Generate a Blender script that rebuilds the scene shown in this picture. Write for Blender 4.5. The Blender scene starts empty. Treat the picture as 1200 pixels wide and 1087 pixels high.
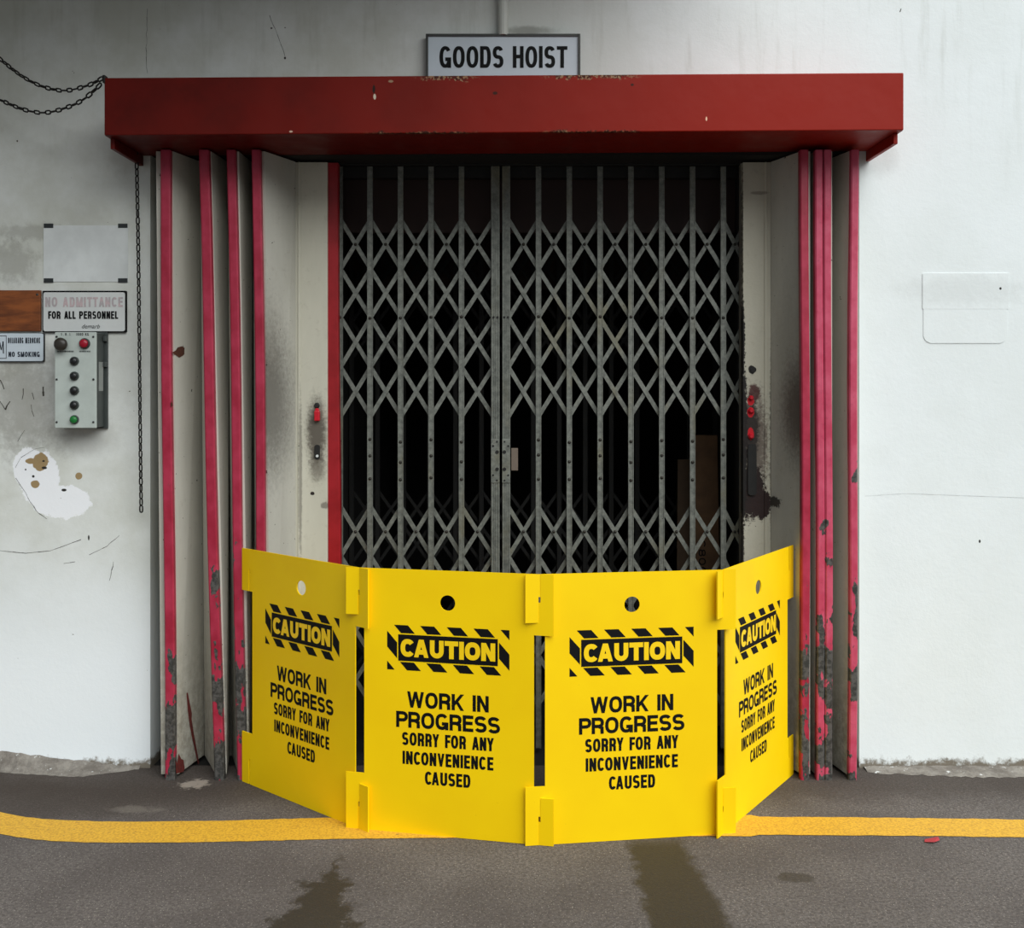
import bpy, bmesh, math, random
from mathutils import Vector, Matrix
random.seed(7)
S = bpy.context.scene
F, CAMH, HY = 1250.0, 1.615, 451.0          # focal length (px of 1200), eye height (m), horizon row
# ------------------------------------------------------------------ camera, sky, sun, exposure
cam = bpy.data.objects.new('camera', bpy.data.cameras.new('camera')); S.collection.objects.link(cam)
cam.location = (0, 0, CAMH); cam.rotation_euler = (math.pi/2, 0, 0)
cam.data.sensor_fit = 'HORIZONTAL'; cam.data.sensor_width = 36; cam.data.lens = 36*F/1200
cam.data.shift_y = -(543.5-HY)/1200; cam.data.clip_start = .05
S.camera = cam
w = bpy.data.worlds.new('overcast_sky'); S.world = w; w.use_nodes = True
w.node_tree.nodes['Background'].inputs[0].default_value = (.84, .94, 1, 1)
w.node_tree.nodes['Background'].inputs[1].default_value = .31
sl = bpy.data.lights.new('sun', 'SUN'); sun = bpy.data.objects.new('sun', sl); S.collection.objects.link(sun)
sl.energy = 4.25; sl.angle = math.radians(65); sl.color = (.97, 1, .99)
sun.location = (6, -4, 8)
sun.rotation_euler = Vector((-.52, .70, -.92)).to_track_quat('-Z', 'Y').to_euler()
S.view_settings.view_transform = 'Standard'; S.view_settings.look = 'None'
S.view_settings.gamma = 1; S.view_settings.use_curve_mapping = False; S.view_settings.exposure = 0.0

# ------------------------------------------------------------------ helpers
def P(px, py, Y): return Vector(((px-600)*Y/F, Y, CAMH-(py-HY)*Y/F))
def wx(px, Y=4.5): return (px-600)*Y/F
def wz(py, Y=4.5): return CAMH-(py-HY)*Y/F
def lin(c):
    return tuple(((v/255)/12.92 if v/255 <= .04045 else ((v/255+.055)/1.055)**2.4) for v in c)+(1,)
W = {}
def shift(bm, v):
    for q in bm.verts: q.co -= v
def mesh_of(bm, name, mat, smooth=False):
    me = bpy.data.meshes.new(name); bm.normal_update(); bm.to_mesh(me); bm.free()
    if mat: me.materials.append(mat)
    if smooth:
        for p in me.polygons: p.use_smooth = True
    return me
def link(o, parent=None):
    S.collection.objects.link(o)
    if parent: o.parent = parent
def tag(o, label, cat, group=None):
    o['label'] = label; o['category'] = cat
    if group: o['group'] = group
    return o
def thing(name, label, cat, loc, group=None):
    o = bpy.data.objects.new(name, None); o.empty_display_size = .1; link(o); o.location = loc
    W[o] = Vector(loc); return tag(o, label, cat, group)
def part(name, bm, mat, parent, label=None, smooth=False):      # bm in world coordinates
    wv = W[parent]; shift(bm, wv)
    o = bpy.data.objects.new(name, mesh_of(bm, name, mat, smooth)); link(o, parent)
    W[o] = wv
    if label: o['label'] = label
    return o
def solo(name, bm, mat, loc, label=None, cat=None, group=None, smooth=False, kind=None):
    loc = Vector(loc); shift(bm, loc)
    o = bpy.data.objects.new(name, mesh_of(bm, name, mat, smooth)); link(o); o.location = loc; W[o] = loc
    if label: tag(o, label, cat, group)
    if kind: o['kind'] = kind
    return o
def inst(name, me, loc, rot, parent, label=None):                # loc in world
    o = bpy.data.objects.new(name, me); link(o, parent)
    o.location = Vector(loc)-W[parent]; o.rotation_euler = rot; W[o] = Vector(loc)
    if label: o['label'] = label
    return o
def box(bm, x0, x1, y0, y1, z0, z1, bev=0, fn=None):
    co = [(x0,y0,z0),(x1,y0,z0),(x1,y1,z0),(x0,y1,z0),(x0,y0,z1),(x1,y0,z1),(x1,y1,z1),(x0,y1,z1)]
    vs = [bm.verts.new(fn(Vector(c)) if fn else c) for c in co]
    fs = [bm.faces.new([vs[i] for i in q]) for q in ((0,3,2,1),(4,5,6,7),(0,1,5,4),(1,2,6,5),(2,3,7,6),(3,0,4,7))]
    if bev:
        es = list({e for f in fs for e in f.edges})
        bmesh.ops.bevel(bm, geom=es, offset=bev, segments=2, affect='EDGES', profile=.5)
def B(*a, **k):
    bm = bmesh.new(); box(bm, *a, **k); return bm
def cyl(bm, c, r, y0, y1, n=20, r2=None, bev=0):                 # axis along Y (towards the viewer is -Y)
    r2 = r if r2 is None else r2
    a = [bm.verts.new((c[0]+r*math.cos(t), y0, c[1]+r*math.sin(t))) for t in [2*math.pi*i/n for i in range(n)]]
    b = [bm.verts.new((c[0]+r2*math.cos(t), y1, c[1]+r2*math.sin(t))) for t in [2*math.pi*i/n for i in range(n)]]
    bm.faces.new(a[::1]); bm.faces.new(b[::-1])
    for i in range(n): bm.faces.new((a[i], b[i], b[(i+1)%n], a[(i+1)%n]))
def dome(bm, c, prof, n=20):                                     # prof: (radius, y) from wall to front
    rings = [[bm.verts.new((c[0]+r*math.cos(t), y, c[1]+r*math.sin(t))) for t in [2*math.pi*i/n for i in range(n)]] for r, y in prof]
    for a, b in zip(rings, rings[1:]):
        for i in range(n): bm.faces.new((a[i], a[(i+1)%n], b[(i+1)%n], b[i]))
    bm.faces.new(rings[-1]); bm.faces.new(rings[0][::-1])
def poly(bm, pts): return bm.faces.new([bm.verts.new(p) for p in pts])
def slab(bm, pts2, y0, y1):                                      # outline (x,z) pushed between y0 and y1
    n = len(pts2); a = [bm.verts.new((x, y0, z)) for x, z in pts2]; b = [bm.verts.new((x, y1, z)) for x, z in pts2]
    bm.faces.new(a); bm.faces.new(b[::-1])
    for i in range(n): bm.faces.new((a[i], b[i], b[(i+1)%n], a[(i+1)%n]))
def rrect(x0, x1, z0, z1, r, n=5):
    out = []
    for cx, cz, a in ((x1-r,z1-r,0),(x0+r,z1-r,90),(x0+r,z0+r,180),(x1-r,z0+r,270)):
        for i in range(n+1):
            t = math.radians(a+90*i/n); out.append((cx+r*math.cos(t), cz+r*math.sin(t)))
    return out
def ribbon3(bm, pts, width, y):                                  # thin flat line on a wall plane y
    for p, q in zip(pts, pts[1:]):
        d = Vector((q[0]-p[0], q[1]-p[1])); L = d.length
        if L < 1e-6: continue
        n = Vector((-d.y, d.x))/L*width/2*random.uniform(.5, 1.2)
        poly(bm, [(p[0]-n.x,y,p[1]-n.y),(q[0]-n.x*.8,y,q[1]-n.y*.8),(q[0]+n.x*.8,y,q[1]+n.y*.8),(p[0]+n.x,y,p[1]+n.y)])

# ------------------------------------------------------------------ material builder
class Mat:
    def __init__(s, name, col=(.5,.5,.5,1), rough=.6, metal=0, spec=.5):
        s.m = bpy.data.materials.new(name); s.m.use_nodes = True; s.nt = s.m.node_tree
        s.b = s.nt.nodes['Principled BSDF']; s.b.inputs['Base Color'].default_value = col
        s.b.inputs['Roughness'].default_value = rough; s.b.inputs['Metallic'].default_value = metal
        s.b.inputs['Specular IOR Level'].default_value = spec; s._p = None
    def set(s, sock, v):
        if hasattr(v, 'node'): s.nt.links.new(v, sock)
        else: sock.default_value = v
    @property
    def pos(s):
        if not s._p:
            g = s.nt.nodes.new('ShaderNodeNewGeometry'); x = s.nt.nodes.new('ShaderNodeSeparateXYZ')
            s.nt.links.new(g.outputs['Position'], x.inputs[0]); s._p = (g.outputs['Position'],)+tuple(x.outputs)
        return s._p
    def noise(s, scale, detail=4, rough=.6, st=None, dist=0):
        n = s.nt.nodes.new('ShaderNodeTexNoise'); v = s.pos[0]
        if st:
            mp = s.nt.nodes.new('ShaderNodeVectorMath'); mp.operation = 'MULTIPLY'
            s.nt.links.new(v, mp.inputs[0]); mp.inputs[1].default_value = st; v = mp.outputs[0]
        s.nt.links.new(v, n.inputs['Vector']); n.inputs['Scale'].default_value = scale
        n.inputs['Detail'].default_value = detail; n.inputs['Roughness'].default_value = rough
        n.inputs['Distortion'].default_value = dist
        return n.outputs[0]
    def op(s, o, a, b=0.0):
        n = s.nt.nodes.new('ShaderNodeMath'); n.operation = o; s.set(n.inputs[0], a); s.set(n.inputs[1], b); return n.outputs[0]
    def ss(s, v, a, b, lo=0.0, hi=1.0):
        n = s.nt.nodes.new('ShaderNodeMapRange'); n.interpolation_type = 'SMOOTHSTEP'
        s.set(n.inputs['Value'], v); s.set(n.inputs['From Min'], a); s.set(n.inputs['From Max'], b)
        n.inputs['To Min'].default_value = lo; n.inputs['To Max'].default_value = hi; return n.outputs[0]
    def mix(s, f, a, b):
        n = s.nt.nodes.new('ShaderNodeMix'); n.data_type = 'RGBA'
        s.set(n.inputs[0], f); s.set(n.inputs[6], a); s.set(n.inputs[7], b); return n.outputs[2]
    def blob(s, cu, cv, ru, rv, nz, amp=.6, soft=.15, ax=(1,3)):
        u = s.op('DIVIDE', s.op('SUBTRACT', s.pos[ax[0]], cu), ru); v = s.op('DIVIDE', s.op('SUBTRACT', s.pos[ax[1]], cv), rv)
        d = s.op('SQRT', s.op('ADD', s.op('MULTIPLY', u, u), s.op('MULTIPLY', v, v)))
        d = s.op('ADD', d, s.op('MULTIPLY', s.op('SUBTRACT', nz, .5), amp*2))
        return s.ss(d, 1-soft, 1+soft, 1.0, 0.0)
    def bump(s, h, strength=.3, dist=.01):
        n = s.nt.nodes.new('ShaderNodeBump'); n.inputs['Strength'].default_value = strength
        n.inputs['Distance'].default_value = dist; s.nt.links.new(h, n.inputs['Height'])
        s.nt.links.new(n.outputs[0], s.b.inputs['Normal'])
    def col(s, c): s.set(s.b.inputs['Base Color'], c); return s.m
    def rgh(s, v): s.set(s.b.inputs['Roughness'], v)

def simple(name, rgb, rough=.5, metal=0, var=.12, scale=30, spec=.5):
    m = Mat(name, rough=rough, metal=metal, spec=spec); c = lin(rgb)
    d = tuple(v*(1-var) for v in c[:3])+(1,)
    return m.col(m.mix(m.ss(m.noise(scale), .3, .7), d, c))

# wall paint: off-white, patchy, grime, painted shade and bare spots with their own shapes
m = Mat('whitewashed_plaster', rough=.75, spec=.25)
n1 = m.noise(1.6, 6, .65); n2 = m.noise(9, 5, .7); n3 = m.noise(70, 3, .6); nb = m.noise(22, 5, .7); ndr = m.noise(6, 4, .6, (3,1,.35))
c = m.mix(m.ss(n1, .35, .65), lin((205,206,196)), lin((226,228,224)))
c = m.mix(m.ss(n2, .42, .75, 0, .25), c, lin((190,190,178)))
c = m.mix(m.ss(m.pos[1], -1.0, 1.6, 0, .75), c, lin((234,240,242)))  # paler to the right, light from that side put into the paint
c = m.mix(m.op('MULTIPLY', m.ss(m.pos[1], .6, 0), m.ss(m.pos[3], 1.2, .35)), c, lin((238,243,246)))      # lighter towards the lower left
c = m.mix(m.op('MULTIPLY', m.ss(ndr, .5, .75, 0, .22), m.ss(m.pos[3], 2.3, 3.2)), c, lin((150,150,132)))  # drip grime at the top
dirt_shade = lin((96,88,74))
for (px, py, rx, ry, a, k) in ((40,272,40,9,1.3,.3),(15,308,26,22,1.3,.35),(100,290,34,40,.8,.12),(15,470,40,60,.9,.3),(40,470,45,60,1,.28),(95,512,40,22,.5,.25),
                               (150,420,30,60,.8,.15),(150,180,22,26,.5,.25),(620,36,26,5,.8,.5),(640,250,1,1,.1,0),(1130,340,70,16,1,.10),(1025,185,24,20,.4,.2)):
    if k: c = m.mix(m.op('MULTIPLY', m.blob(wx(px), wz(py), rx*.0036, ry*.0036, nb, a, .5), k), c, dirt_shade)  # grime, plus painted shade below the control box and canopy ends
fresh = lin((246,247,250))
big = m.noise(20, 5, .7)
pm = m.op('MAXIMUM', m.blob(wx(45), wz(560), .085, .120, big, .42, .04), m.blob(wx(73), wz(588), .12, .070, big, .45, .04))
pm = m.op('MAXIMUM', pm, m.blob(wx(32), wz(548), .06, .085, big, .3, .04))
c = m.mix(pm, c, fresh)
tan = lin((160,136,98)); nh = m.noise(30, 2, .5)
for (px, py, rx, ry) in ((47,541,9,10),(36,540,6,3.5),(41,567,5,5),(92,558,4,4)):
    c = m.mix(m.blob(wx(px), wz(py), rx*.0036, ry*.0036, nh, .35, .06), c, tan)
ink = lin((45,42,38))
for (px, py, rx, ry) in ((39,558,1.6,1.6),(30,550,1,1),(52,548,3,1.6),(51,540,1.6,1.2),(75,574,3,1.6),(104,630,1,3),(1172,338,1.4,1.6),(334,68,1.2,1.6),(318,33,1.2,1),(1148,634,1.2,2)):
    c = m.mix(m.blob(wx(px), wz(py), rx*.0036, ry*.0036, nh, .3, .2), c, ink)
# chipped paint just above the ground, and scattered specks
edge = m.op('ADD', m.pos[3], m.op('MULTIPLY', m.op('SUBTRACT', m.noise(14, 6, .75), .5), .16))
c = m.mix(m.ss(edge, .012, .045, 1, 0), c, lin((120,112,100)))
spk = m.op('MULTIPLY', m.ss(m.noise(38, 2, .5), .745, .76), m.ss(m.pos[1], .2, -1.2))
c = m.mix(spk, c, lin((90,84,74)))
m.bump(m.op('ADD', m.op('MULTIPLY', n3, .3), m.op('ADD', n2, m.op('MULTIPLY', pm, -.3))), .12, .012)
M_wall = m.col(c)

m = Mat('old_asphalt', rough=.9, spec=.3)
g1 = m.noise(1.3, 5, .6); g2 = m.noise(85, 3, .75); g3 = m.noise(8, 5, .7); g4 = m.noise(190, 2, .5)
c = m.mix(m.ss(g1, .35, .65), lin((92,85,82)), lin((113,106,102)))
c = m.mix(m.ss(g2, .36, .64, .0, .75), c, lin((68,63,60)))
c = m.mix(m.ss(g4, .63, .70, 0, .8), c, lin((172,164,154)))
c = m.mix(m.ss(g3, .55, .72, 0, .35), c, lin((84,76,70)))
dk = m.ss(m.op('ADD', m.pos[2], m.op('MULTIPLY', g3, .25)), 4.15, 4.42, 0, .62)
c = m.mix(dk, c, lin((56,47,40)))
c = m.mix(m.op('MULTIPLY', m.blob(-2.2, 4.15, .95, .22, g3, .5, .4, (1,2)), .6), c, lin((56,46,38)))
nw = m.noise(12, 5, .7)
x2 = m.op('ADD', m.pos[1], m.op('MULTIPLY', m.op('SUBTRACT', nw, .5), .12))
wet2 = m.op('MULTIPLY', m.op('MULTIPLY', m.ss(x2, .39, .43), m.ss(m.op('ADD', x2, m.op('MULTIPLY', m.pos[2], .10)), 1.0, .95)), m.ss(m.pos[2], 3.86, 3.72))
wdt = m.ss(m.pos[2], 3.72, 3.05, .0, .13)
x1 = m.op('ABSOLUTE', m.op('ADD', m.op('ADD', m.pos[1], .60), m.op('MULTIPLY', m.op('SUBTRACT', nw, .5), .30)))
wet1 = m.op('MULTIPLY', m.ss(m.op('SUBTRACT', x1, wdt), -.02, .03, 1, 0), m.ss(m.pos[2], 3.74, 3.6))
spots = m.blob(.93, 3.50, .06, .035, nw, .8, .2, (1,2))
wet = m.op('MAXIMUM', m.op('MAXIMUM', wet1, wet2), m.op('MULTIPLY', spots, .7))
c = m.mix(m.op('MULTIPLY', wet, .9), c, lin((48,43,37)))
m.rgh(m.ss(wet, 0, 1, .92, .62))
c = m.mix(m.blob(wx(225,4.3), 4.32, .05, .045, m.noise(30,4,.7), 1.6, .4, (1,2)), c, lin((150,140,130)))
c = m.mix(m.op('MULTIPLY', m.blob(wx(155,4.05), 4.06, .09, .03, nw, 1.4, .5, (1,2)), .3), c, lin((140,132,122)))
m.bump(m.op('ADD', g2, m.op('MULTIPLY', g4, .6)), .5, .006)
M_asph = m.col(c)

m = Mat('yellow_road_paint', rough=.7)
c = m.mix(m.ss(m.noise(120, 4, .7), .3, .62), lin((182,132,34)), lin((222,172,44)))
c = m.mix(m.ss(m.noise(26, 6, .8), .60, .70, 0, .8), c, lin((122,102,60)))
m.bump(m.noise(160, 2), .3, .004); M_line = m.col(c)

m = Mat('cement', rough=.9)
c = m.mix(m.ss(m.noise(12, 6, .75), .35, .65), lin((104,97,90)), lin((140,134,126)))
c = m.mix(m.ss(m.noise(30, 4, .7), .62, .68), c, lin((205,206,204)))
m.bump(m.noise(40, 5), .6, .01); M_cem = m.col(c)

m = Mat('red_canopy_paint', rough=.5, spec=.16)
r1 = m.noise(3, 5, .6); r2 = m.noise(45, 5, .75); r3 = m.noise(7, 3, .5)
c = m.mix(m.ss(r1, .35, .65), lin((78,11,4)), lin((98,15,6)))
c = m.mix(m.ss(m.pos[1], -1.5, 1.2), c, lin((142,28,13)))  # red brightens from left to right, the light's gradient put into the colour
def xr(m, a, b, s=.05): return m.op('MULTIPLY', m.ss(m.pos[1], a-s, a+s), m.ss(m.pos[1], b+s, b-s))
xa, xb = wx(520,4.12), wx(552,4.12)
tz = m.op('SUBTRACT', m.pos[3], m.op('MULTIPLY', m.pos[1], .0065))
top = m.op('MULTIPLY', m.ss(m.op('ADD', tz, m.op('MULTIPLY', m.op('SUBTRACT', r2, .5), .09)), 2.797, 2.805), m.op('MAXIMUM', xr(m, wx(495,4.12), wx(552,4.12)), xr(m, wx(645,4.12), wx(742,4.12))))
bot = m.op('MULTIPLY', m.ss(m.op('ADD', tz, m.op('MULTIPLY', m.op('SUBTRACT', r2, .5), .07)), 2.598, 2.590), m.op('MAXIMUM', xr(m, wx(435,4.12), wx(555,4.12)), xr(m, wx(640,4.12), wx(750,4.12))))
c = m.mix(m.op('MULTIPLY', m.op('MULTIPLY', m.op('MAXIMUM', top, bot), m.ss(m.pos[2], 4.145, 4.14)), .9), c, m.mix(m.ss(m.noise(90,2), .5, .56), lin((48,28,18)), lin((150,120,90))))
nh = m.noise(40, 3, .6)
for (px, py, rx, ry, cc) in ((438,104,1.5,5,(40,26,20)),(439,113,1.6,3.2,(205,190,170)),(458,95,3,1.6,(150,120,95)),(580,109,3,2,(60,26,16)),(828,139,1,2.5,(235,190,160)),(741,99,2,1.5,(60,26,16)),(341,154,2,1.2,(200,170,150))):
    c = m.mix(m.blob(wx(px,4.12), wz(py,4.12), rx*.0033, ry*.0033, nh, .4, .2), c, lin(cc))
m.rgh(m.ss(r3, .3, .7, .38, .55)); m.bump(m.noise(5, 3), .12, .02)
M_red = m.col(c)

def door_white(name, base=(196,193,182), smear=()):
    m = Mat(name, rough=.55, spec=.35)
    a = m.noise(4, 5, .65, (1,1,.3)); b = m.noise(26, 5, .75); d = m.noise(60, 4, .7)
    c = m.mix(m.ss(a, .3, .7), lin(tuple(v-14 for v in base)), lin(base))
    c = m.mix(m.ss(b, .55, .75, 0, .3), c, lin((140,130,112)))
    c = m.mix(m.ss(m.noise(50, 2, .5), .745, .76), c, lin((45,36,30)))
    c = m.mix(m.op('MULTIPLY', m.ss(m.pos[3], .75, .05), m.ss(b, .35, .6, .1, .6)), c, lin((120,112,98)))
    for (px, py, Y, rx, ry, k, cc, soft, amp) in smear:
        c = m.mix(m.op('MULTIPLY', m.blob(wx(px,Y), wz(py,Y), rx*Y/F, ry*Y/F, d, amp, soft), k), c, lin(cc))
    return m, c, b
m, c, b = door_white('grimy_white_door_paint', smear=(
    (323,472,4.5,15,75,.65,(48,42,36),.7,.6),(318,400,4.5,12,60,.3,(90,80,70),.8,.5),
    (928,480,4.5,9,50,.75,(52,36,32),.7,.6),(926,440,4.5,14,95,.3,(96,80,70),.8,.5),(912,590,4.5,5,6,.9,(34,28,24),.15,.8)))
m.bump(b, .12, .004); M_leaf = m.col(c)
m, c, b = door_white('chipped_cream_door_paint', (204,200,184), smear=(
    (371,505,4.6,11,36,.85,(60,48,40),.5,.7),(372,545,4.6,9,18,.6,(70,60,50),.5,.8),(366,578,4.6,2.5,2,1,(40,32,28),.15,.4),(381,592,4.6,5,4,.6,(60,50,44),.3,.8),(352,560,4.6,2,90,.5,(60,50,44),.4,.8)))
m.bump(b, .15, .004); M_postL = m.col(c)
m, c, b = door_white('peeling_cream_door_paint', (198,193,176), smear=(
    (882,520,4.6,17,60,.75,(66,40,34),.35,.9),(878,575,4.6,18,34,1,(40,26,24),.12,.7),(892,590,4.6,12,18,1,(44,28,26),.12,.7),(868,520,4.6,8,110,1,(26,22,20),.12,.7),
    (868,400,4.6,5,60,1,(24,20,18),.12,.9),(881,433,4.6,4,5,1,(24,20,18),.12,.3),(884,460,4.6,7,10,.9,(70,24,24),.2,.5),(868,640,4.6,4,50,.9,(40,30,26),.12,.9),(880,505,4.6,9,36,.9,(30,20,18),.3,.9),
    (905,520,4.6,3,110,.6,(40,32,28),.3,1),(890,226,4.6,10,2,.5,(80,70,60),.3,.6),(868,280,4.6,3,130,.8,(40,34,30),.15,1),
    (880,470,4.595,4,5,1,(200,16,32),.1,.3),(880,483,4.595,4,6,1,(206,16,34),.1,.3),(880,508,4.595,3.5,7,1,(200,14,32),.1,.35)))
m.bump(b, .3, .006); M_postR = m.col(c)

def edge_paint(name, a=(152,28,52), b=(176,50,76)):
    m = Mat(name, rough=.42, spec=.4)
    n = m.noise(11, 3, .6, (1,1,.8)); n2 = m.noise(60, 4, .7)
    c = m.mix(m.ss(n, .3, .7), lin(a), lin(b))
    c = m.mix(m.ss(n2, .55, .7, 0, .25), c, lin((120,30,50)))
    ns = m.noise(9, 4, .6, (1.3,.2,.6))
    thr = m.ss(m.pos[3], 1.7, .15, .72, .49)
    chip = m.ss(ns, thr, m.op('ADD', thr, .012))
    c = m.mix(chip, c, m.mix(m.ss(n2, .4, .6), lin((52,52,50)), lin((86,84,82))))
    m.bump(chip, .3, .003); return m.col(c)
M_edge = edge_paint('crimson_edge_paint')
M_edgeR = edge_paint('lit_pink_edge_paint', (180,54,82), (200,84,110))  # crimson lightened, the brighter light on the right put into the colour
M_edged = edge_paint('deep_red_edge_paint', (140,16,22), (160,26,34))

m = Mat('galvanised_steel', rough=.5, metal=.35)
n = m.noise(45, 4, .7); n2 = m.noise(6, 4, .6, (1,1,.5))
c = m.mix(m.ss(n, .3, .7), lin((98,100,94)), lin((132,134,126)))
c = m.mix(m.ss(n2, .52, .7, 0, .5), c, lin((126,118,88)))
c = m.mix(m.ss(m.noise(90, 3, .6), .68, .72, 0, .9), c, lin((46,38,30)))
M_gate = m.col(c)
M_gate_dim = simple('darkened_steel', (24,23,21), .65, .2)  # gate steel darkened, the dark interior put into its colour
M_stile = M_gate
M_rivet = simple('dark_rivet', (52,48,42), .5, .4)
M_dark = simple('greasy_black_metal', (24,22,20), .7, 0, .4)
M_shaft = simple('darkened_shaft_paint', (24,21,19), .85, 0, .4, 3)  # near black, darkness of the shaft put into the colour
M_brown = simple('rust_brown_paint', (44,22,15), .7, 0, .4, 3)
M_board = simple('raw_brown_board', (98,70,44), .8, 0, .35, 12)
M_chain = simple('oiled_chain_steel', (30,27,24), .5, .4, .3, 60)
M_ink = simple('black_print', (9,9,10), .6, 0, .1, 30, .2)
M_ink2 = simple('blue_black_print', (22,30,44), .5, 0, .1)
m = Mat('faded_print', rough=.6); M_faint = m.col(m.mix(m.ss(m.noise(40, 4, .7), .4, .6), lin((198,176,178)), lin((176,168,170))))
M_sign = simple('white_enamel_sign', (208,218,226), .3, 0, .05, 8)
M_sign2 = simple('off_white_sign', (214,216,214), .35, 0, .06, 12)
M_frame = simple('sign_edge_metal', (70,70,68), .4, .4)
m = Mat('varnished_plywood', rough=.45)
n = m.noise(7, 5, .65, (1,1,5)); M_ply = m.col(m.mix(m.ss(n, .3, .7), lin((98,48,16)), lin((150,82,34))))
M_box = simple('control_box_grey', (190,198,192), .45, 0, .1, 20)
M_boxside = simple('control_box_dark_side', (62,68,66), .5, 0, .2, 20)
M_blk = simple('black_button', (26,27,28), .35)
M_mush = simple('brown_black_mushroom_button', (52,46,40), .4)
M_rbtn = simple('red_button', (160,14,40), .3)
M_gbtn = simple('green_button', (26,120,52), .35)
M_tape = simple('black_tape', (38,42,44), .6)
M_paper = simple('pale_poster_ghost', (224,227,226), .8, 0, .14, 9)
M_pipe = simple('white_painted_conduit', (205,208,200), .5, 0, .1, 9)
M_crack = simple('hairline_crack', (92,92,84), .9)
M_scuff = simple('dark_scuff', (70,66,60), .9)
M_redplastic = simple('red_latch_plastic', (205,20,40), .35)
M_petal = simple('red_scrap', (176,40,48), .6)
m = Mat('yellow_corrugated_plastic', rough=.5, spec=.25)
n = m.noise(3, 3, .5)
c = m.mix(m.ss(n, .3, .7), lin((247,202,0)), lin((252,210,0)))
c = m.mix(m.ss(m.noise(60, 4, .7), .70, .74, 0, .35), c, lin((200,160,20)))
m.b.inputs['Subsurface Weight'].default_value = 0
M_yel = m.col(c)
M_yelp = simple('yellow_print', (252,208,0), .45, 0, .03)

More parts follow.
